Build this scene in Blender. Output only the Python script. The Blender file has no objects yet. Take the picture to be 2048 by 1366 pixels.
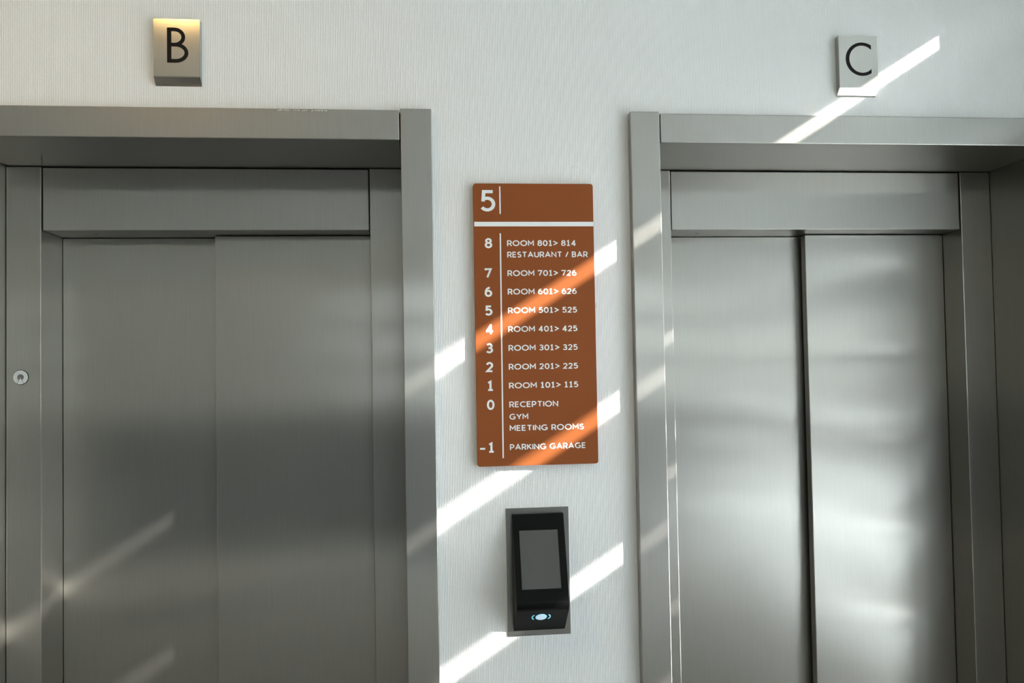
import bpy, bmesh, math
from mathutils import Vector, Matrix

# ------------------------------------------------------------------ camera, world, sun, exposure
SC = bpy.context.scene
COL = SC.collection
Z0 = 1.68                                   # floor lies this far under the measuring datum
F_PX, YAW, PITCH, ROLL = 1739.7, 0.1027, 0.0306, -0.0176
fwd = Vector((math.sin(YAW) * math.cos(PITCH), math.cos(YAW) * math.cos(PITCH), math.sin(PITCH)))
rgt = Vector((math.cos(YAW), -math.sin(YAW), 0))
upv = rgt.cross(fwd)
r2 = rgt * math.cos(ROLL) + upv * math.sin(ROLL)
u2 = -rgt * math.sin(ROLL) + upv * math.cos(ROLL)
cam_d = bpy.data.cameras.new('camera')
cam = bpy.data.objects.new('camera', cam_d)
COL.objects.link(cam)
cam_d.sensor_width = 36.0
cam_d.lens = F_PX / 2048 * 36.0
cam_d.clip_start = 0.01
cam.matrix_world = Matrix(((r2.x, u2.x, -fwd.x, -0.061), (r2.y, u2.y, -fwd.y, -2.2),
                           (r2.z, u2.z, -fwd.z, 0.0187 + Z0), (0, 0, 0, 1)))
SC.camera = cam

SUN_DIR = Vector((-1.5, 1.0, -0.815)).normalized()
sun_d = bpy.data.lights.new('sun', 'SUN')
sun_d.energy = 8.8
sun_d.angle = 0.0085
sun_d.color = (1.0, 0.97, 0.92)
sun = bpy.data.objects.new('sun', sun_d)
COL.objects.link(sun)
sun.rotation_euler = SUN_DIR.to_track_quat('-Z', 'Y').to_euler()
sun.location = (6, -4, 6)

world = bpy.data.worlds.new('sky')
SC.world = world
world.use_nodes = True
wn = world.node_tree.nodes
wl = world.node_tree.links
wn.clear()
w_out = wn.new('ShaderNodeOutputWorld')
w_bg = wn.new('ShaderNodeBackground')
w_tc = wn.new('ShaderNodeTexCoord')
w_sep = wn.new('ShaderNodeSeparateXYZ')
w_map = wn.new('ShaderNodeMapRange')
w_ramp = wn.new('ShaderNodeValToRGB')
wl.new(w_tc.outputs['Generated'], w_sep.inputs[0])
wl.new(w_sep.outputs['Z'], w_map.inputs['Value'])
w_map.inputs['From Min'].default_value = -1
w_map.inputs['From Max'].default_value = 1
wl.new(w_map.outputs[0], w_ramp.inputs[0])
e = w_ramp.color_ramp.elements
e[0].position = 0.0
e[0].color = (0.04, 0.04, 0.035, 1)
e[1].position = 1.0
e[1].color = (0.55, 0.74, 1.0, 1)
for p, c in ((0.47, (0.010, 0.0105, 0.0105, 1)), (0.495, (0.0325, 0.0365, 0.0375, 1)), (0.555, (0.0345, 0.0395, 0.041, 1)), (0.59, (0.020, 0.0235, 0.025, 1)), (0.64, (0.019, 0.0225, 0.024, 1)), (0.70, (0.90, 0.96, 1.0, 1)), (0.80, (0.80, 0.92, 1.0, 1))):
    k = e.new(p)
    k.color = c
wl.new(w_ramp.outputs[0], w_bg.inputs[0])
w_bg.inputs[1].default_value = 31.0
wl.new(w_bg.outputs[0], w_out.inputs[0])

SC.view_settings.view_transform = 'Standard'
SC.view_settings.look = 'None'
SC.view_settings.exposure = 1.14
SC.view_settings.gamma = 1.0
SC.view_settings.use_curve_mapping = False
SC.cycles.use_denoising = True
SC.cycles.max_bounces = 10
SC.cycles.diffuse_bounces = 6
SC.cycles.glossy_bounces = 6
SC.cycles.sample_clamp_indirect = 8.0
SC.cycles.caustics_reflective = True

# ------------------------------------------------------------------ materials
def mat_new(name):
    m = bpy.data.materials.new(name)
    m.use_nodes = True
    nt = m.node_tree
    return m, nt, nt.nodes['Principled BSDF'], nt.nodes.new('ShaderNodeTexCoord')

def plain(name, color, rough=0.5, metal=0.0, spec=0.5, var=0.06, scale=40.0, bump=0.0, emit=None, estr=0.0):
    m, nt, b, tc = mat_new(name)
    n = nt.nodes.new('ShaderNodeTexNoise')
    n.inputs['Scale'].default_value = scale
    n.inputs['Detail'].default_value = 4
    nt.links.new(tc.outputs['Object'], n.inputs['Vector'])
    mx = nt.nodes.new('ShaderNodeMix')
    mx.data_type = 'RGBA'
    mx.inputs['A'].default_value = tuple(c * (1 - var) for c in color) + (1,)
    mx.inputs['B'].default_value = tuple(min(1, c * (1 + var)) for c in color) + (1,)
    nt.links.new(n.outputs['Fac'], mx.inputs['Factor'])
    nt.links.new(mx.outputs['Result'], b.inputs['Base Color'])
    b.inputs['Roughness'].default_value = rough
    b.inputs['Metallic'].default_value = metal
    b.inputs['Specular IOR Level'].default_value = spec
    if bump:
        bp = nt.nodes.new('ShaderNodeBump')
        bp.inputs['Strength'].default_value = bump
        bp.inputs['Distance'].default_value = 0.001
        nt.links.new(n.outputs['Fac'], bp.inputs['Height'])
        nt.links.new(bp.outputs[0], b.inputs['Normal'])
    if emit:
        b.inputs['Emission Color'].default_value = tuple(emit) + (1,)
        b.inputs['Emission Strength'].default_value = estr
    return m

def steel(name, color, rough, metal=1.0, aniso=0.55, grain='Z', depth=0.10, haze=0.42):
    """Brushed stainless steel: fine streaks along one axis, highlights spread across them."""
    m, nt, b, tc = mat_new(name)
    mp = nt.nodes.new('ShaderNodeMapping')
    mp.inputs['Scale'].default_value = (900, 900, 9) if grain == 'Z' else (9, 900, 900)
    nt.links.new(tc.outputs['Object'], mp.inputs[0])
    n = nt.nodes.new('ShaderNodeTexNoise')
    n.inputs['Scale'].default_value = 1.0
    n.inputs['Detail'].default_value = 3
    nt.links.new(mp.outputs[0], n.inputs['Vector'])
    big = nt.nodes.new('ShaderNodeTexNoise')           # handling marks and uneven polish
    big.inputs['Scale'].default_value = 3.0
    big.inputs['Detail'].default_value = 5
    nt.links.new(tc.outputs['Object'], big.inputs['Vector'])
    mx = nt.nodes.new('ShaderNodeMix')
    mx.data_type = 'RGBA'
    mx.inputs['A'].default_value = tuple(c * (1 - depth) for c in color) + (1,)
    mx.inputs['B'].default_value = tuple(min(1, c * (1 + depth)) for c in color) + (1,)
    nt.links.new(n.outputs['Fac'], mx.inputs['Factor'])
    nt.links.new(mx.outputs['Result'], b.inputs['Base Color'])
    mr = nt.nodes.new('ShaderNodeMapRange')
    mr.inputs['To Min'].default_value = rough - 0.02
    mr.inputs['To Max'].default_value = rough + 0.03
    nt.links.new(big.outputs['Fac'], mr.inputs['Value'])
    nt.links.new(mr.outputs[0], b.inputs['Roughness'])
    b.inputs['Metallic'].default_value = metal
    b.inputs['Anisotropic'].default_value = aniso
    tv = nt.nodes.new('ShaderNodeCombineXYZ')
    for i, v in enumerate((1.0, 0.9, 0.0) if grain == 'Z' else (0.0, 0.3, 1.0)):
        tv.inputs[i].default_value = v
    nt.links.new(tv.outputs[0], b.inputs['Tangent'])
    bp = nt.nodes.new('ShaderNodeBump')
    bp.inputs['Strength'].default_value = 0.02
    bp.inputs['Distance'].default_value = 0.0003
    nt.links.new(n.outputs['Fac'], bp.inputs['Height'])
    nt.links.new(bp.outputs[0], b.inputs['Normal'])
    # the scratched finish also scatters a wide haze around the sharp reflection
    hz = nt.nodes.new('ShaderNodeBsdfPrincipled')
    nt.links.new(mx.outputs['Result'], hz.inputs['Base Color'])
    hz.inputs['Metallic'].default_value = 1.0
    hz.inputs['Roughness'].default_value = 0.46
    ms = nt.nodes.new('ShaderNodeMixShader')
    ms.inputs[0].default_value = haze
    out = nt.nodes['Material Output']
    nt.links.new(b.outputs[0], ms.inputs[1])
    nt.links.new(hz.outputs[0], ms.inputs[2])
    nt.links.new(ms.outputs[0], out.inputs['Surface'])
    return m

def wallpaper():
    """White painted glass-fibre wallpaper with a vertical beaded weave."""
    m, nt, b, tc = mat_new('white_woven_wallpaper')
    wv = nt.nodes.new('ShaderNodeTexWave')
    wv.wave_type = 'BANDS'
    wv.bands_direction = 'X'
    wv.inputs['Scale'].default_value = 76
    wv.inputs['Distortion'].default_value = 1.5
    wv.inputs['Detail'].default_value = 2
    wv.inputs['Detail Scale'].default_value = 4.0
    nt.links.new(tc.outputs['Object'], wv.inputs['Vector'])
    mp = nt.nodes.new('ShaderNodeMapping')
    mp.inputs['Scale'].default_value = (300, 1, 130)
    nt.links.new(tc.outputs['Object'], mp.inputs[0])
    n = nt.nodes.new('ShaderNodeTexNoise')
    n.inputs['Scale'].default_value = 1.0
    n.inputs['Detail'].default_value = 2
    nt.links.new(mp.outputs[0], n.inputs['Vector'])
    ad = nt.nodes.new('ShaderNodeMath')
    ad.operation = 'MULTIPLY_ADD'
    ad.inputs[1].default_value = 0.9
    nt.links.new(n.outputs['Fac'], ad.inputs[0])
    nt.links.new(wv.outputs['Fac'], ad.inputs[2])
    bp = nt.nodes.new('ShaderNodeBump')
    bp.inputs['Strength'].default_value = 0.36
    bp.inputs['Distance'].default_value = 0.0011
    nt.links.new(ad.outputs[0], bp.inputs['Height'])
    nt.links.new(bp.outputs[0], b.inputs['Normal'])
    b.inputs['Base Color'].default_value = (0.80, 0.81, 0.79, 1)
    b.inputs['Roughness'].default_value = 0.55
    b.inputs['Specular IOR Level'].default_value = 0.3
    return m

M = {
    'wallpaper': wallpaper(),
    'steel': steel('brushed_stainless_steel', (0.378, 0.366, 0.332), 0.17, aniso=0.95),
    'steel_h': steel('brushed_stainless_steel_cross_grain', (0.60, 0.585, 0.545), 0.30, grain='X'),
    'steel_sign': steel('satin_steel_sign', (0.43, 0.42, 0.385), 0.12, aniso=0.4, haze=0.22),
    'steel_plate': steel('wall_plate_steel', (0.27, 0.26, 0.24), 0.2, aniso=0.4, grain='X'),
    'orange': plain('burnt_orange_sign_paint', (0.250, 0.070, 0.017), 0.55, spec=0.16, var=0.05, scale=300),
    'light_print': plain('light_grey_print', (0.80, 0.82, 0.80), 0.5, var=0.02),
    'black_letter': plain('black_letter_enamel', (0.012, 0.011, 0.012), 0.5, spec=0.08),
    'black_plastic': plain('satin_black_plastic', (0.004, 0.004, 0.004), 0.38, spec=0.10, scale=200),
    'screen': plain('dark_grey_screen', (0.085, 0.083, 0.08), 0.35, spec=0.3),
    'led': plain('glowing_blue_led', (0.1, 0.3, 0.4), 0.4, emit=(0.16, 0.55, 0.75), estr=0.38),
    'led_pale': plain('pale_lit_led', (0.2, 0.25, 0.28), 0.4, emit=(0.36, 0.50, 0.60), estr=0.45),
    'chrome': plain('polished_chrome', (0.78, 0.80, 0.80), 0.22, metal=0.75),
    'dark': plain('dark_gap', (0.015, 0.015, 0.014), 0.7),
    'lock_core': plain('lock_core_steel', (0.22, 0.20, 0.20), 0.4, metal=0.6),
    'paint_mark': plain('white_paint_mark', (0.75, 0.75, 0.72), 0.7),
    'scuff': plain('grey_scuff', (0.30, 0.29, 0.27), 0.6),
    'ceiling': plain('white_ceiling_paint', (0.80, 0.80, 0.78), 0.8, scale=8),
    'back': plain('beige_corridor_paint', (0.72, 0.70, 0.65), 0.7, scale=6),
    'side': plain('grey_side_wall_paint', (0.74, 0.73, 0.70), 0.7, scale=6),
    'floor': plain('grey_brown_carpet', (0.135, 0.13, 0.118), 0.95, scale=250, var=0.25, spec=0.1, bump=0.4),
    'fin': plain('pale_grey_powder_coat', (0.20, 0.21, 0.21), 0.5, scale=12),
    'dado': plain('dark_slate_panelling', (0.08, 0.092, 0.105), 0.5, scale=15),
    'lamp_glow': plain('warm_lamp_glow', (1, 0.7, 0.35), 0.5, emit=(1.0, 0.62, 0.20), estr=22.0),
    'lamp_trim': plain('white_lamp_trim', (0.8, 0.8, 0.78), 0.4),
}

# ------------------------------------------------------------------ helpers
def link(name, bm, mat, parent=None, smooth=False):
    me = bpy.data.meshes.new(name)
    bmesh.ops.recalc_face_normals(bm, faces=bm.faces)
    bm.to_mesh(me)
    bm.free()
    me.materials.append(M[mat])
    for p in me.polygons:
        p.use_smooth = smooth
    o = bpy.data.objects.new(name, me)
    COL.objects.link(o)
    if parent is not None:
        o.parent = parent
        o.matrix_parent_inverse = Matrix.Translation(parent.location).inverted()
    return o

def structure(name, bm, mat):
    o = link(name, bm, mat)
    o['kind'] = 'structure'
    return o

def thing(name, label, cat, loc, group=None):
    o = bpy.data.objects.new(name, None)
    o.empty_display_size = 0.1
    COL.objects.link(o)
    o.location = loc
    o['label'] = label
    o['category'] = cat
    if group:
        o['group'] = group
    return o

def add_box(bm, x0, x1, y0, y1, z0, z1, bev=0.0, seg=2):
    """A box in datum heights (z is measured from the datum, floor at -Z0)."""
    g = bmesh.ops.create_cube(bm, size=1.0)
    vs = g['verts']
    for v in vs:
        v.co = Vector((x0 + (v.co.x + 0.5) * (x1 - x0), y0 + (v.co.y + 0.5) * (y1 - y0), z0 + (v.co.z + 0.5) * (z1 - z0) + Z0))
    if bev:
        es = list({ed for v in vs for ed in v.link_edges})
        bmesh.ops.bevel(bm, geom=es, offset=bev, segments=seg, profile=0.6, affect='EDGES')
    return bm

def box(*a, **k):
    return add_box(bmesh.new(), *a, **k)

def add_prism(bm, pts, axis, a, b):
    """Closed outline pts (2D) swept along axis 'x' (pts are y,z) or 'y' (pts are x,z)."""
    def P(p, t):
        return Vector((t, p[0], p[1] + Z0)) if axis == 'x' else Vector((p[0], t, p[1] + Z0))
    A = [bm.verts.new(P(p, a)) for p in pts]
    B = [bm.verts.new(P(p, b)) for p in pts]
    n = len(pts)
    bm.faces.new(A)
    bm.faces.new(B[::-1])
    for i in range(n):
        bm.faces.new((A[i], B[i], B[(i + 1) % n], A[(i + 1) % n]))
    return bm

def circle_pts(cx, cz, rx, rz, n=48, a0=0.0, a1=2 * math.pi, end=False):
    m = n if not end else n
    return [(cx + rx * math.cos(a0 + (a1 - a0) * i / m), cz + rz * math.sin(a0 + (a1 - a0) * i / m)) for i in range(m + (1 if end else 0))]

def add_stroke(bm, pts, w, place, y0, y1, closed=False):
    """A pen stroke of width w along pts with mitred corners; place maps glyph x,z to datum x,z."""
    pts = [Vector(p) for p in pts]
    pts = [p for i, p in enumerate(pts) if i == 0 or (p - pts[i - 1]).length > 1e-5]
    n = len(pts)
    L, R = [], []
    for i, p in enumerate(pts):
        a = pts[i - 1] if (i > 0 or closed) else None
        c = pts[(i + 1) % n] if (i < n - 1 or closed) else None
        d1 = (p - a).normalized() if a is not None else None
        d2 = (c - p).normalized() if c is not None else None
        if d1 is None: d1 = d2
        if d2 is None: d2 = d1
        n1, n2 = Vector((-d1.y, d1.x)), Vector((-d2.y, d2.x))
        mt = n1 + n2
        if mt.length < 1e-6: mt = n1.copy()
        mt.normalize()
        k = min(2.2, 1.0 / max(0.3, mt.dot(n1)))
        L.append(place(*(p + mt * (w / 2 * k))))
        R.append(place(*(p - mt * (w / 2 * k))))
    def ring(y):
        return [bm.verts.new((q[0], y, q[1] + Z0)) for q in L], [bm.verts.new((q[0], y, q[1] + Z0)) for q in R]
    LF, RF = ring(y0)
    LB, RB = ring(y1)
    last = n if closed else n - 1
    for i in range(last):
        j = (i + 1) % n
        bm.faces.new((LF[i], LF[j], RF[j], RF[i]))
        bm.faces.new((LF[i], LB[i], LB[j], LF[j]))
        bm.faces.new((RF[i], RF[j], RB[j], RB[i]))
    if not closed:
        bm.faces.new((LF[0], RF[0], RB[0], LB[0]))
        bm.faces.new((LF[-1], LB[-1], RB[-1], RF[-1]))

def arc(cx, cz, rx, rz, a0, a1, n=20):
    a0, a1 = math.radians(a0), math.radians(a1)
    return [(cx + rx * math.cos(a0 + (a1 - a0) * i / n), cz + rz * math.sin(a0 + (a1 - a0) * i / n)) for i in range(n + 1)]

def bez(p0, p1, p2, n=8):
    return [((1 - t) ** 2 * p0[0] + 2 * t * (1 - t) * p1[0] + t * t * p2[0],
             (1 - t) ** 2 * p0[1] + 2 * t * (1 - t) * p1[1] + t * t * p2[1]) for t in [i / n for i in range(n + 1)]]

# glyph centre lines: width, list of (points, closed)
G = {
    'A': (0.86, [([(0, 0), (0.43, 1), (0.86, 0)], 0), ([(0.15, 0.30), (0.71, 0.30)], 0)]),
    'B': (0.60, [([(0, -0.09), (0, 1.09)], 0), ([(0, 0.52), (0.34, 0.52)] + arc(0.34, 0.26, 0.26, 0.26, 90, -90) + [(0, 0)], 0), ([(0, 1), (0.31, 1)] + arc(0.31, 0.76, 0.24, 0.24, 90, -90) + [(0, 0.52)], 0)]),
    'C': (0.82, [(arc(0.5, 0.5, 0.5, 0.5, 48, 312), 0)]),
    'E': (0.54, [([(0.54, 1), (0, 1), (0, 0), (0.55, 0)], 0), ([(0, 0.51), (0.49, 0.51)], 0)]),
    'G': (0.92, [(arc(0.5, 0.5, 0.5, 0.5, 48, 318) + [(0.89, 0.44), (0.55, 0.44)], 0)]),
    'I': (0.0, [([(0, 0), (0, 1)], 0)]),
    'K': (0.62, [([(0, 0), (0, 1)], 0), ([(0.58, 1), (0.02, 0.38)], 0), ([(0.20, 0.58), (0.64, 0)], 0)]),
    'M': (0.84, [([(0, 0), (0, 0.98), (0.42, 0.36), (0.84, 0.98), (0.84, 0)], 0)]),
    'N': (0.74, [([(0, 0), (0, 0.98), (0.74, 0.02), (0.74, 1)], 0)]),
    'O': (1.0, [(arc(0.5, 0.5, 0.5, 0.5, 0, 352, 44), 1)]),
    'P': (0.60, [([(0, -0.09), (0, 1.09)], 0), ([(0, 1), (0.31, 1)] + arc(0.31, 0.69, 0.29, 0.31, 90, -90) + [(0, 0.38)], 0)]),
    'R': (0.62, [([(0, -0.09), (0, 1.09)], 0), ([(0, 1), (0.33, 1)] + arc(0.33, 0.70, 0.28, 0.30, 90, -90) + [(0, 0.40)], 0), ([(0.32, 0.44), (0.66, -0.07)], 0)]),
    'S': (0.58, [(arc(0.30, 0.75, 0.26, 0.25, 35, 250, 16) + arc(0.28, 0.26, 0.29, 0.26, 70, -145, 16), 0)]),
    'T': (0.70, [([(0, 1), (0.70, 1)], 0), ([(0.35, 1), (0.35, 0)], 0)]),
    'U': (0.70, [([(0, 1), (0, 0.36)] + arc(0.35, 0.35, 0.35, 0.35, 180, 360) + [(0.70, 1)], 0)]),
    'Y': (0.78, [([(0, 1), (0.39, 0.42), (0.78, 1)], 0), ([(0.39, 0.46), (0.39, 0)], 0)]),
    '0': (0.64, [(arc(0.32, 0.5, 0.32, 0.5, 0, 352, 40), 1)]),
    '1': (0.48, [([(0.02, 0.86), (0.25, 1), (0.25, 0)], 0), ([(0.0, 0), (0.50, 0)], 0)]),
    '2': (0.58, [(arc(0.28, 0.71, 0.27, 0.29, 165, -38, 18) + [(0.02, 0.0), (0.58, 0.0)], 0)]),
    '3': (0.56, [(arc(0.26, 0.76, 0.25, 0.24, 150, -90, 16) + [(0.16, 0.52)], 0), ([(0.16, 0.52)] + arc(0.25, 0.26, 0.30, 0.26, 90, -150, 16), 0)]),
    '4': (0.66, [([(0.47, -0.09), (0.47, 1.10)], 0), ([(0.45, 0.97), (0.03, 0.27)], 0), ([(-0.05, 0.26), (0.70, 0.26)], 0)]),
    '5': (0.56, [([(0.53, 1), (0.09, 1), (0.05, 0.46)], 0), (arc(0.25, 0.32, 0.31, 0.32, 128, -145, 18), 0)]),
    '6': (0.60, [(arc(0.30, 0.31, 0.30, 0.31, 0, 352, 32), 1), (bez((0.01, 0.36), (0.02, 0.96), (0.46, 0.99)), 0)]),
    '7': (0.58, [([(0.0, 0.86), (0.0, 1), (0.57, 1), (0.18, 0)], 0)]),
    '8': (0.60, [(arc(0.30, 0.77, 0.25, 0.23, 0, 352, 28), 1), (arc(0.30, 0.27, 0.30, 0.27, 0, 352, 28), 1)]),
    '>': (0.60, [([(0.0, 0.90), (0.60, 0.50), (0.0, 0.10)], 0)]),
    '/': (0.40, [([(0, 0), (0.40, 1)], 0)]),
    '-': (0.42, [([(-0.09, 0.38), (0.46, 0.38)], 0)]),
}

def add_text(bm, s, x0, x1, zb, h, w, y0, y1, gap=0.10, space=0.40):
    """One line of capitals between x0 and x1 with its baseline at zb and cap height h; w is pen width / h."""
    k = 1 - w
    adv, t = [], 0.0
    for ch in s:
        if ch == ' ':
            adv.append(None)
            t += space
        else:
            adv.append(t)
            t += G[ch][0] * k + w + gap
    total = t - gap
    sx = (x1 - x0) / (total * h)
    step = 0
    for ch, a in zip(s, adv):
        if a is None:
            continue
        for pts, closed in G[ch][1]:
            step = (step + 1) % 4                 # strokes that cross lie a hair apart
            def place(gx, gz, a=a):
                return (x0 + gx * h * sx, zb + gz * h)
            q = [(a + w / 2 + p[0] * k, w / 2 + p[1] * k) for p in pts]
            add_stroke(bm, q, w, place, y0 - 0.00006 * step, y1, closed)

# ------------------------------------------------------------------ room
XL, YB, ZC = -3.3, -6.8, 3.12 - Z0
ZJ = 0.6735                       # top of the steel jambs
B_LO, B_LI, B_RI, B_RO = -1.262, -1.1848, -0.1081, -0.0299
C_LO, C_LI, C_RI, C_RO = 0.4788, 0.5558, 1.6752, 1.753
WALL_T = 0.12
XW, YW = 2.0, -0.44               # inner corner of the pier where the louvred opening begins
T = Vector((0.2, -1.0, 0)).normalized()    # along the side wall, away from the elevators
N = Vector((1.0, 0.2, 0)).normalized()     # outwards through the side wall

def side_pt(s, d, z):
    p = Vector((XW, YW, 0)) + T * s + N * d
    return Vector((p.x, p.y, z + Z0))

def add_side_box(bm, s0, s1, d0, d1, z0, z1):
    vs = [bm.verts.new(side_pt(s, d, z)) for z in (z0, z1) for s, d in ((s0, d0), (s1, d0), (s1, d1), (s0, d1))]
    for f in ((0, 1, 2, 3), (4, 5, 6, 7), (0, 1, 5, 4), (1, 2, 6, 5), (2, 3, 7, 6), (3, 0, 4, 7)):
        bm.faces.new([vs[i] for i in f])

bm = bmesh.new()
add_box(bm, -6, 6, YB - 1.2, 1.2, -Z0 - 0.1, -Z0)
structure('floor', bm, 'floor')
bm = bmesh.new()
outline = [(XL - 0.15, 0.5), (side_pt(-0.52, WALL_T, 0).x, 0.5), tuple(side_pt(-0.52, WALL_T, 0)[:2]), tuple(side_pt(6.6, WALL_T, 0)[:2]), (XL - 0.15, YB - 0.15)]
lo_ = [bm.verts.new((x, y, ZC + Z0)) for x, y in outline]
hi_ = [bm.verts.new((x, y, ZC + Z0 + 0.1)) for x, y in outline]
bm.faces.new(lo_)
bm.faces.new(hi_[::-1])
for i in range(5):
    bm.faces.new((lo_[i], hi_[i], hi_[(i + 1) % 5], lo_[(i + 1) % 5]))
structure('ceiling', bm, 'ceiling')

# elevator wall: one plane with two openings, and thickness behind it
bm = bmesh.new()
zo = ZJ - 0.004
add_prism(bm, [(XL, -Z0), (B_LO, -Z0), (B_LO, zo), (B_RO, zo), (B_RO, -Z0), (C_LO, -Z0), (C_LO, zo), (C_RO, zo), (C_RO, -Z0),
               (2.02, -Z0), (2.02, ZC), (XL, ZC)], 'y', 0.0, 0.5)
wall = structure('wall_front', bm, 'wallpaper')
bm = bmesh.new()
for x, z, w_, h_, lean in ((0.3835, 0.1775, 0.0010, 0.0085, 0.002), (0.3815, 0.168, 0.0007, 0.005, -0.001), (0.3300, 0.5350, 0.0014, 0.0012, 0.001), (0.3370, 0.5375, 0.0012, 0.0011, -0.001), (0.3440, 0.5340, 0.0010, 0.0012, 0)):
    add_prism(bm, [(x - w_, z - h_), (x, z - h_ * 0.8), (x + w_ + lean, z + h_), (x - w_ * 0.4 + lean, z + h_ * 0.6)], 'y', -0.0004, 0.001)
sc_ = link('scuff_mark', bm, 'scuff', wall)
sc_['label'] = 'small grey scuffs beside and above the orange sign'

bm = bmesh.new()
add_box(bm, XL - 0.15, XL, YB, 0.5, -Z0, ZC)
structure('wall_left', bm, 'side')
bm = bmesh.new()
WX0, WX1, WZ0, WZ1 = -0.35, 2.75, -0.38, 0.98
add_box(bm, XL, WX0, YB - 0.15, YB, -Z0, ZC)
add_box(bm, WX1, 3.45, YB - 0.15, YB, -Z0, ZC)
add_box(bm, WX0, WX1, YB - 0.15, YB, -Z0, WZ0)
add_box(bm, WX0, WX1, YB - 0.15, YB, WZ1, ZC)
structure('wall_back', bm, 'back')
bm = bmesh.new()
for k in range(4):
    zb = WZ0 + (WZ1 - WZ0) * k / 3
    add_box(bm, WX0, WX1, YB - 0.12, YB - 0.04, zb - 0.06, zb + 0.06)
for xb in (WX0, (WX0 + WX1) / 2, WX1):
    add_box(bm, xb - 0.03, xb + 0.03, YB - 0.11, YB - 0.05, WZ0, WZ1)
structure('window_2', bm, 'dado')

bm = bmesh.new()
add_box(bm, XL, XL + 0.03, YB + 0.03, -0.05, -Z0, -0.45)
structure('added_trim_1', bm, 'dado')  # unseen dado added so the doors mirror a darker lower room
bm = bmesh.new()
add_box(bm, XL, 3.2, YB, YB + 0.03, -Z0, -0.45)
structure('added_trim_2', bm, 'dado')  # same added dado, run below the back window to darken door C's reflection

# side wall with the louvred opening: pier, far pier, head, sill
S_END = 6.0
PITCH_Z, FIN_T, SLOT = 0.389, 0.03, 0.04
PROFILE = 0.815 / ((1.5 - 0.2) / 1.0198)
FIN_D = (PITCH_Z - FIN_T - SLOT) / PROFILE
Z_SLOT = 0.63 * XW + 0.13 * YW + 0.0373          # height of the top slot's middle at the inner wall face
S_BOARD = 0.42
HEAD = Z_SLOT + SLOT / 2 + PROFILE * WALL_T
bm = bmesh.new()
add_side_box(bm, -0.52, 0.0, 0, WALL_T, -Z0, ZC)
add_side_box(bm, S_END, 6.6, 0, WALL_T, -Z0, ZC)
add_side_box(bm, 0.0, S_END, 0, WALL_T, HEAD, ZC)
structure('wall_right', bm, 'side')
bm = bmesh.new()
bounce_ledge = bmesh.new()                     # unseen white ledges added to brighten the chamfer of sign C
z = Z_SLOT - SLOT / 2
while z > -Z0 + 0.05:
    add_side_box(bm, -0.02 if z > -0.5 else S_BOARD, S_END + 0.02, 0.001, FIN_D, z - FIN_T, z)
    if z <= -0.5:
        add_side_box(bounce_ledge, -0.02, S_BOARD, 0.001, FIN_D, z - FIN_T, z)
    # unseen boards added to dim door C's reflection leave only narrow sun slots
    add_side_box(bm, -0.02 if z > -0.5 else 0.32, S_BOARD, 0.002, 0.014, z + SLOT + PROFILE * 0.006, z + PITCH_Z - FIN_T)
    z -= PITCH_Z
structure('window_1', bm, 'fin')
structure('added_trim_3', bounce_ledge, 'ceiling')

portal_d = bpy.data.lights.new('window_portal', 'AREA')
portal_d.shape = 'RECTANGLE'
portal_d.size = S_END
portal_d.size_y = HEAD + Z0
portal_d.cycles.is_portal = True
portal = bpy.data.objects.new('window_portal', portal_d)
COL.objects.link(portal)
c = side_pt(S_END / 2, FIN_D + 0.02, (HEAD - Z0) / 2)
rot = Matrix((T, Vector((0, 0, 1)), N)).transposed()
if rot.determinant() < 0:
    rot = Matrix((-T, Vector((0, 0, 1)), N)).transposed()
portal.matrix_world = Matrix.Translation(c) @ rot.to_4x4()
portal2_d = bpy.data.lights.new('back_window_portal', 'AREA')
portal2_d.shape = 'RECTANGLE'
portal2_d.size = WX1 - WX0
portal2_d.size_y = WZ1 - WZ0
portal2_d.cycles.is_portal = True
portal2 = bpy.data.objects.new('back_window_portal', portal2_d)
COL.objects.link(portal2)
portal2.location = ((WX0 + WX1) / 2, YB - 0.16, (WZ0 + WZ1) / 2 + Z0)
portal2.rotation_euler = (math.radians(90), 0, math.radians(180))

# ------------------------------------------------------------------ elevators
FR, D1, D2, D3 = -0.0257, 0.2852, 0.382, 0.4281
ZHT, ZHB, ZTB = 0.6698, 0.594, 0.4177

def elevator(label, lo, li, pl, split, pr, ri, ro):
    root = thing('elevator_entrance', label, 'elevator', ((li + ri) / 2, 0, 0), 'stainless steel elevator entrances')
    bv = 0.0022
    link('jamb', box(lo, li, FR, D1 + 0.2, -Z0, ZJ, bev=bv), 'steel', root)
    link('jamb', box(ri, ro, FR, D1 + 0.2, -Z0, ZJ, bev=bv), 'steel', root)
    link('header', box(li + 0.0025, ri - 0.0025, FR + 0.002, D1 + 0.2, ZHB, ZHT, bev=bv), 'steel', root)
    link('side_panel', box(li + 0.001, pl, D1, D3 + 0.06, -Z0, ZHB - 0.0015, bev=bv), 'steel', root)
    link('side_panel', box(pr, ri - 0.001, D1, D3 + 0.06, -Z0, ZHB - 0.0015, bev=bv), 'steel', root)
    tr = link('transom_panel', box(pl + 0.003, pr - 0.003, D1 + 0.004, D3 + 0.06, ZTB, ZHB - 0.003, bev=bv), 'steel', root)
    link('door_panel', box(pl + 0.0015, split + 0.03, D3, D3 + 0.03, -Z0 + 0.004, ZTB - 0.002), 'steel', root)
    link('door_panel', box(split, pr - 0.0015, D2, D2 + 0.03, -Z0 + 0.004, ZTB - 0.002, bev=bv), 'steel', root)
    # closing plate behind, so that no light leaks through the joints
    link('backing_plate', box(lo + 0.01, ro - 0.01, D3 + 0.065, D3 + 0.07, -Z0, ZJ - 0.01), 'dark', root)
    return root, tr

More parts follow.
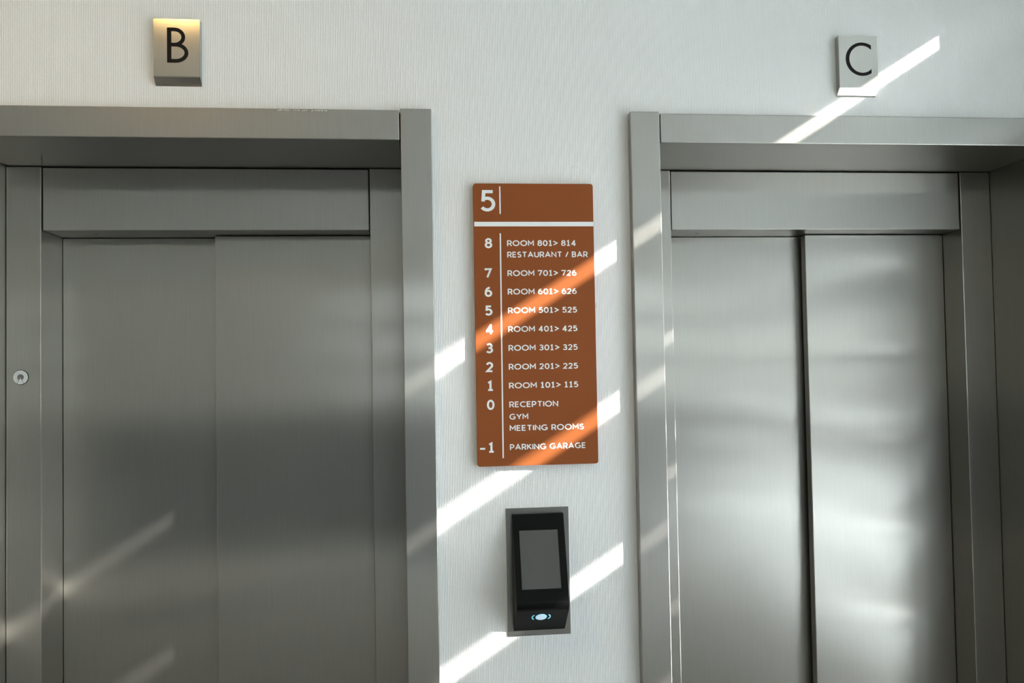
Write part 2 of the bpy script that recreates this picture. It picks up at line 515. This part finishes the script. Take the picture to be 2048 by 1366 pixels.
lift_b, transom_b = elevator('brushed steel elevator entrance with closed doors and a round key switch, below the letter B',
                             B_LO, B_LI, -1.0932, -0.6543, -0.204, B_RI, B_RO)
lift_c, transom_c = elevator('brushed steel elevator entrance with closed doors and no key switch, below the letter C',
                             C_LO, C_LI, 0.6716, 1.1244, 1.578, C_RI, C_RO)

for tr, hx in ((transom_b, -0.9735), (transom_c, 0.7718)):
    bm = bmesh.new()
    pts = circle_pts(hx, 0.3567, 0.0052, 0.0052, 20)
    vs = [bm.verts.new((p[0], p[1], ZTB - 0.0004 + Z0)) for p in pts]
    up = [bm.verts.new((p[0], p[1], ZTB + 0.002 + Z0)) for p in pts]
    bm.faces.new(vs)
    for i in range(20):
        bm.faces.new((vs[i], up[i], up[(i + 1) % 20], vs[(i + 1) % 20]))
    h = link('screw_hole', bm, 'dark', lift_b if tr is transom_b else lift_c)
    h['label'] = 'small dark screw hole under the transom'

# key switch on the left side panel of elevator B
KX, KZ, KR = -1.1454, 0.0170, 0.0190
bm = add_prism(bmesh.new(), circle_pts(KX, KZ, KR + 0.0012, KR + 0.0012, 56), 'y', D1 - 0.0012, D1 + 0.001)
key = link('key_switch', bm, 'dark', lift_b)
key['label'] = 'round chrome key switch with a wedge shaped pointer'
bm = bmesh.new()
a0, a1 = math.radians(-61), math.radians(241)
n = 48
ri_, ro_ = 0.0085, KR
F_, Bk = [], []
for i in range(n + 1):
    a = a0 + (a1 - a0) * i / n
    q = [(KX + ri_ * math.cos(a), KZ + ri_ * math.sin(a)), (KX + ro_ * math.cos(a), KZ + ro_ * math.sin(a))]
    F_.append([bm.verts.new((x, D1 - 0.0032, z_ + Z0)) for x, z_ in q])
    Bk.append([bm.verts.new((x, D1 - 0.0008, z_ + Z0)) for x, z_ in q])
for i in range(n):
    bm.faces.new((F_[i][0], F_[i][1], F_[i + 1][1], F_[i + 1][0]))
    bm.faces.new((F_[i][1], Bk[i][1], Bk[i + 1][1], F_[i + 1][1]))
    bm.faces.new((F_[i][0], F_[i + 1][0], Bk[i + 1][0], Bk[i][0]))
link('ring', bm, 'chrome', key)
w0 = [(KX, KZ - 0.0018)] + [(KX + (KR - 0.0003) * math.cos(math.radians(a)), KZ + (KR - 0.0003) * math.sin(math.radians(a))) for a in range(-116, -63, 4)]
link('pointer', add_prism(bmesh.new(), w0, 'y', D1 - 0.0036, D1 - 0.0008), 'chrome', key)
link('key_core', add_prism(bmesh.new(), circle_pts(KX, KZ, 0.0082, 0.0082, 32), 'y', D1 - 0.0022, D1 - 0.0008), 'lock_core', key)

# ------------------------------------------------------------------ letter boxes over the doors
def letter_box(label, x0, x1, z_top, z_fold, z_bot, letter):
    zm = (z_top + z_bot) / 2
    root = thing('elevator_letter_sign', label, 'sign', ((x0 + x1) / 2, 0, zm + Z0), 'letter signs over the elevator doors')
    d = -0.0195
    bm = add_prism(bmesh.new(), [(0.0, z_top), (d, z_top), (d, z_fold), (-0.001, z_bot), (0.0, z_bot)], 'x', x0, x1)
    es = [ed for ed in bm.edges]
    bmesh.ops.bevel(bm, geom=es, offset=0.0009, segments=2, affect='EDGES')
    link('body', bm, 'steel_sign', root)
    bm = bmesh.new()
    letter(bm, d)
    lt = link('letter', bm, 'black_letter', root)
    lt['label'] = 'black capital letter'
    return root

def letter_B(bm, d):
    x0, z0, h, ww = -0.6725, 0.7810, 0.0865, 0.0510
    w = 0.118
    def place(gx, gz):
        return (x0 + gx * h, z0 + gz * h)
    rw = ww / h
    xl, xr, yb, yt = w / 2, rw - w / 2, w * 0.42, 1 - w * 0.42
    zm = 0.515
    add_stroke(bm, [(xl, 0), (xl, 1)], w, place, d - 0.0006, d + 0.0004)
    r1 = (zm - yb) / 2
    c1 = yb + r1
    add_stroke(bm, [(xl, zm), (xr - 0.30, zm)] + [(xr - 0.30 + 0.30 * math.cos(a), c1 + r1 * math.sin(a)) for a in [math.pi / 2 - math.pi * i / 24 for i in range(25)]] + [(xl, yb)],
               w * 0.88, place, d - 0.00062, d + 0.0004)
    r3 = (yt - zm) / 2
    c3 = zm + r3
    xr2 = xr - 0.085
    add_stroke(bm, [(xl, yt), (xr2 - 0.245, yt)] + [(xr2 - 0.245 + 0.245 * math.cos(a), c3 + r3 * math.sin(a)) for a in [math.pi / 2 - math.pi * i / 24 for i in range(25)]] + [(xl, zm)],
               w * 0.88, place, d - 0.00064, d + 0.0004)

def letter_C(bm, d):
    x0, x1, z0, z1 = 1.0672, 1.1415, 0.7785, 0.8680
    cx, cz = x0 + 0.0455, (z0 + z1) / 2
    Ro, Rz = 0.0455, (z1 - z0) / 2
    xi = x1 - 0.0035
    ri_x, ri_z = Ro - 0.0098, Rz - 0.0082
    ao = math.acos((xi - cx) / Ro)
    ai = math.acos(min(0.98, (xi - cx) / ri_x))
    F_, B_ = [], []
    n = 56
    for i in range(n + 1):
        t = i / n
        a = ao + (2 * math.pi - 2 * ao) * t
        b = ai + (2 * math.pi - 2 * ai) * t
        q = [(cx + Ro * math.cos(a), cz + Rz * math.sin(a)), (cx + ri_x * math.cos(b), cz + ri_z * math.sin(b))]
        F_.append([bm.verts.new((x, d - 0.0006, z + Z0)) for x, z in q])
        B_.append([bm.verts.new((x, d + 0.0004, z + Z0)) for x, z in q])
    for i in range(n):
        bm.faces.new((F_[i][0], F_[i][1], F_[i + 1][1], F_[i + 1][0]))
        bm.faces.new((F_[i][0], F_[i + 1][0], B_[i + 1][0], B_[i][0]))
        bm.faces.new((F_[i][1], B_[i][1], B_[i + 1][1], F_[i + 1][1]))
    for i in (0, n):
        bm.faces.new((F_[i][0], B_[i][0], B_[i][1], F_[i][1]))

letter_box('chamfered steel box sign with a black letter B and a golden lamp reflection', -0.7050, -0.5945, 0.8895, 0.7465, 0.7285, letter_B)
letter_box('chamfered steel box sign with a black letter C, crossed by a streak of sunlight', 1.0480, 1.1565, 0.8860, 0.7450, 0.7270, letter_C)

# ------------------------------------------------------------------ floor directory
SX0, SX1, SZ0, SZ1, SD = 0.0722, 0.3788, -0.2266, 0.4867, -0.018
sign = thing('floor_directory_sign', 'tall burnt orange floor directory with pale numbers and room ranges, between the two elevators', 'sign',
             ((SX0 + SX1) / 2, 0, (SZ0 + SZ1) / 2 + Z0))
bm = bmesh.new()
r = 0.006
outline = []
for cx_, cz_, a in ((SX1 - r, SZ1 - r, 0), (SX0 + r, SZ1 - r, 90), (SX0 + r, SZ0 + r, 180), (SX1 - r, SZ0 + r, 270)):
    outline += [(cx_ + r * math.cos(math.radians(a + 15 * i)), cz_ + r * math.sin(math.radians(a + 15 * i))) for i in range(7)]
add_prism(bm, outline, 'y', SD, 0.0)
front = [f for f in bm.faces if all(abs(v.co.y - SD) < 1e-6 for v in f.verts)]
bmesh.ops.bevel(bm, geom=[ed for f in front for ed in f.edges], offset=0.0008, segments=2, affect='EDGES')
link('panel', bm, 'orange', sign)
YF, YK = SD - 0.0004, SD + 0.0003
link('divider_bar', box(SX0 + 0.0012, SX1 - 0.0004, YF, YK, 0.3777, 0.3892), 'light_print', sign)
bm = box(0.1378, 0.1412, YF, YK, 0.4095, 0.4795)
link('rule_line', bm, 'light_print', sign)
bm = add_prism(bmesh.new(), [(0.1372, 0.3600), (0.1406, 0.3600), (0.1382, -0.2065), (0.1348, -0.2065)], 'y', YF, YK)
link('rule_line', bm, 'light_print', sign)
bm = bmesh.new()
add_text(bm, '5', 0.0895, 0.1275, 0.4155, 0.0545, 0.148, YF, YK)
link('current_floor_number', bm, 'light_print', sign)

rows = [  # baseline, floor number, text
    (0.3275, '8', 'ROOM 801> 814'), (0.2985, None, 'RESTAURANT / BAR'), (0.2513, '7', 'ROOM 701> 726'), (0.2045, '6', 'ROOM 601> 626'),
    (0.1572, '5', 'ROOM 501> 525'), (0.1098, '4', 'ROOM 401> 425'), (0.0622, '3', 'ROOM 301> 325'), (0.0148, '2', 'ROOM 201> 225'),
    (-0.0325, '1', 'ROOM 101> 115'), (-0.0800, '0', 'RECEPTION'), (-0.1108, None, 'GYM'), (-0.1395, None, 'MEETING ROOMS'), (-0.1870, '-1', 'PARKING GARAGE')]
widths = {'RESTAURANT / BAR': 0.2065, 'RECEPTION': 0.1245, 'GYM': 0.0478, 'MEETING ROOMS': 0.1895, 'PARKING GARAGE': 0.1935}
for zb, num, tx in rows:
    x0 = 0.1538 + (zb + 0.187) * 0.0035
    texts = bmesh.new()
    add_text(texts, tx, x0, x0 + widths.get(tx, 0.1767), zb, 0.0147, 0.172, YF, YK)
    link('room_lettering', texts, 'light_print', sign)
    if num:
        nums = bmesh.new()
        wd = {'-1': 0.0371, '1': 0.0172, '7': 0.0182, '4': 0.0209, '3': 0.0180}.get(num, 0.0190)
        xr = 0.1158 if num != '-1' else 0.1153
        if num in '84':
            xr = 0.1180
        if num == '0':
            xr = 0.1168
        add_text(nums, num, xr - wd, xr, zb - 0.0052, 0.0255, 0.185, YF, YK, gap=0.20)
        link('floor_number', nums, 'light_print', sign)

# ------------------------------------------------------------------ call terminal
PX0, PX1, PZ0, PZ1 = 0.1420, 0.3020, -0.6554, -0.3353
term = thing('elevator_call_terminal', 'black wedge shaped touchscreen call terminal on a steel backplate under the orange directory', 'terminal',
             ((PX0 + PX1) / 2, 0, (PZ0 + PZ1) / 2 + Z0))
link('wall_plate', box(PX0, PX1, -0.003, 0.0, PZ0, PZ1, bev=0.0004), 'steel_plate', term)
HX0, HX1 = 0.1572, 0.2866
Y_T, Z_T, Y_F, Z_F, Y_B, Z_B = -0.016, -0.3490, -0.0860, -0.5640, -0.006, -0.6410
def face_pt(t):                    # point on the sloping front, t from top to fold
    return (Y_T + (Y_F - Y_T) * t, Z_T + (Z_F - Z_T) * t)
prof = [(-0.003, Z_T), face_pt(0.0), face_pt(0.93)]
a, b, c3 = Vector(face_pt(0.93)), Vector((Y_F, Z_F)), Vector((Y_F + (Y_B - Y_F) * 0.12, Z_F + (Z_B - Z_F) * 0.12))
prof += [((1 - t) ** 2 * a.x + 2 * t * (1 - t) * b.x + t * t * c3.x, (1 - t) ** 2 * a.y + 2 * t * (1 - t) * b.y + t * t * c3.y) for t in (0.25, 0.5, 0.75, 1.0)]
prof += [(Y_B, Z_B), (-0.003, Z_B)]
bm = add_prism(bmesh.new(), prof, 'x', HX0, HX1)
sharp = [ed for ed in bm.edges if abs(abs(ed.verts[0].co.x - ed.verts[1].co.x)) < 1e-6]
bmesh.ops.bevel(bm, geom=sharp, offset=0.001, segments=2, affect='EDGES')
link('housing', bm, 'black_plastic', term)
# screen let into the slope: a frame lip and the glass
dv = Vector((0, Y_F - Y_T, Z_F - Z_T)).normalized()
nv = Vector((0, dv.z, -dv.y))
if nv.y > 0: nv = -nv
def slope(x, t, out):
    y, z = face_pt(t)
    return Vector((x, y, z + Z0)) + nv * out
ST, SB, SLX, SRX = 0.178, 0.807, 0.1723, 0.2690
def slab(x0, x1, t0, t1, o0, o1):
    bm = bmesh.new()
    vs = [bm.verts.new(slope(x, t, o)) for o in (o0, o1) for x, t in ((x0, t0), (x1, t0), (x1, t1), (x0, t1))]
    for f in ((0, 1, 2, 3), (4, 5, 6, 7), (0, 1, 5, 4), (1, 2, 6, 5), (2, 3, 7, 6), (3, 0, 4, 7)):
        bm.faces.new([vs[i] for i in f])
    return bm
scr = link('touchscreen', slab(SLX, SRX, ST, SB, -0.001, 0.0005), 'screen', term)
bm = bmesh.new()
lw, tw = 0.0008, 0.004
for x0_, x1_, t0_, t1_ in ((SLX - lw, SLX, ST, SB), (SRX, SRX + lw, ST, SB), (SLX - lw, SRX + lw, ST - tw, ST), (SLX - lw, SRX + lw, SB, SB + tw)):
    b2 = slab(x0_, x1_, t0_, t1_, -0.001, 0.0011)
    me_ = bpy.data.meshes.new('lip')
    b2.to_mesh(me_); b2.free(); bm.from_mesh(me_); bpy.data.meshes.remove(me_)
link('screen_lip', bm, 'black_plastic', term)
# lit sensor on the lower chamfer
ev = Vector((0, Y_B - Y_F, Z_B - Z_F)).normalized()
en = Vector((0, ev.z, -ev.y))
if en.z > 0: en = -en
def chamfer(x, t, out):
    return Vector((x, Y_F + (Y_B - Y_F) * t, Z_F + (Z_B - Z_F) * t + Z0)) + en * out
CX, CT, RT = 0.2205, 0.41, 0.115
def ch_patch(pts, out):
    bm = bmesh.new()
    f = [bm.verts.new(chamfer(x, t, out)) for x, t in pts]
    k = [bm.verts.new(chamfer(x, t, -0.001)) for x, t in pts]
    n = len(pts)
    bm.faces.new(f)
    for i in range(n):
        bm.faces.new((f[i], k[i], k[(i + 1) % n], f[(i + 1) % n]))
    return bm
link('sensor_light', ch_patch(circle_pts(CX, CT, 0.0132, RT, 36), 0.0008), 'led_pale', term)
bm = ch_patch(circle_pts(CX, CT, 0.0141, RT * 1.1, 36), 0.0005)
link('sensor_ring', bm, 'led', term)
for s in (-1, 1):
    pts = []
    A = [math.radians(-50 + 100 * i / 14) for i in range(15)]
    pts = [(CX + s * (0.0095 + 0.0142 * math.cos(a)), CT + RT * 1.15 * math.sin(a)) for a in A]
    pts += [(CX + s * (0.0095 + 0.0114 * math.cos(a)), CT + RT * 0.98 * math.sin(a)) for a in A[::-1]]
    link('arc_mark', ch_patch(pts, 0.0006), 'led', term)

# ------------------------------------------------------------------ wear the photo shows
import random
rnd = random.Random(4)
bm = bmesh.new()
for i in range(46):                                  # white paint flecks along the header's upper edge
    u = rnd.random()
    x = -0.408 + 0.122 * u
    if 0.24 < u < 0.30 or 0.62 < u < 0.66 or u > 0.9 and rnd.random() < 0.5:
        continue
    zc = ZHT - 0.0042 + rnd.uniform(-0.0008, 0.0008)
    w_, h_ = rnd.uniform(0.0008, 0.0028), rnd.uniform(0.0005, 0.0011)
    pts = [(x - w_, zc), (x - w_ * 0.3, zc + h_), (x + w_ * 0.7, zc + h_ * 0.7), (x + w_, zc - h_ * 0.2), (x, zc - h_)]
    add_prism(bm, pts, 'y', FR + 0.0018, FR + 0.0022)
fl = link('paint_flecks', bm, 'paint_mark', lift_b)
fl['kind'] = 'stuff'
fl['label'] = 'white paint flecks along the top edge of the header'

# ------------------------------------------------------------------ warm ceiling lamp in front of elevator B
lamp = thing('ceiling_downlight', 'round recessed ceiling lamp glowing warm yellow in front of elevator B', 'lamp', (-0.98, -1.21, ZC + Z0))
LX, LY, LR = -0.98, -1.21, 0.125
bm = bmesh.new()
ring_i = [(LX + LR * math.cos(2 * math.pi * i / 48), LY + LR * math.sin(2 * math.pi * i / 48)) for i in range(48)]
ring_o = [(LX + (LR + 0.02) * math.cos(2 * math.pi * i / 48), LY + (LR + 0.02) * math.sin(2 * math.pi * i / 48)) for i in range(48)]
V = [[bm.verts.new((p[0], p[1], zz + Z0)) for p in rg] for rg, zz in ((ring_i, ZC - 0.001), (ring_i, ZC - 0.008), (ring_o, ZC - 0.006), (ring_o, ZC - 0.0))]
for k in range(3):
    for i in range(48):
        j = (i + 1) % 48
        bm.faces.new((V[k][i], V[k][j], V[k + 1][j], V[k + 1][i]))
link('trim_ring', bm, 'lamp_trim', lamp)
bm = bmesh.new()
f = [bm.verts.new((p[0], p[1], ZC - 0.004 + Z0)) for p in ring_i]
k_ = [bm.verts.new((p[0], p[1], ZC - 0.001 + Z0)) for p in ring_i]
bm.faces.new(f)
for i in range(48):
    bm.faces.new((f[i], k_[i], k_[(i + 1) % 48], f[(i + 1) % 48]))
link('diffuser', bm, 'lamp_glow', lamp)
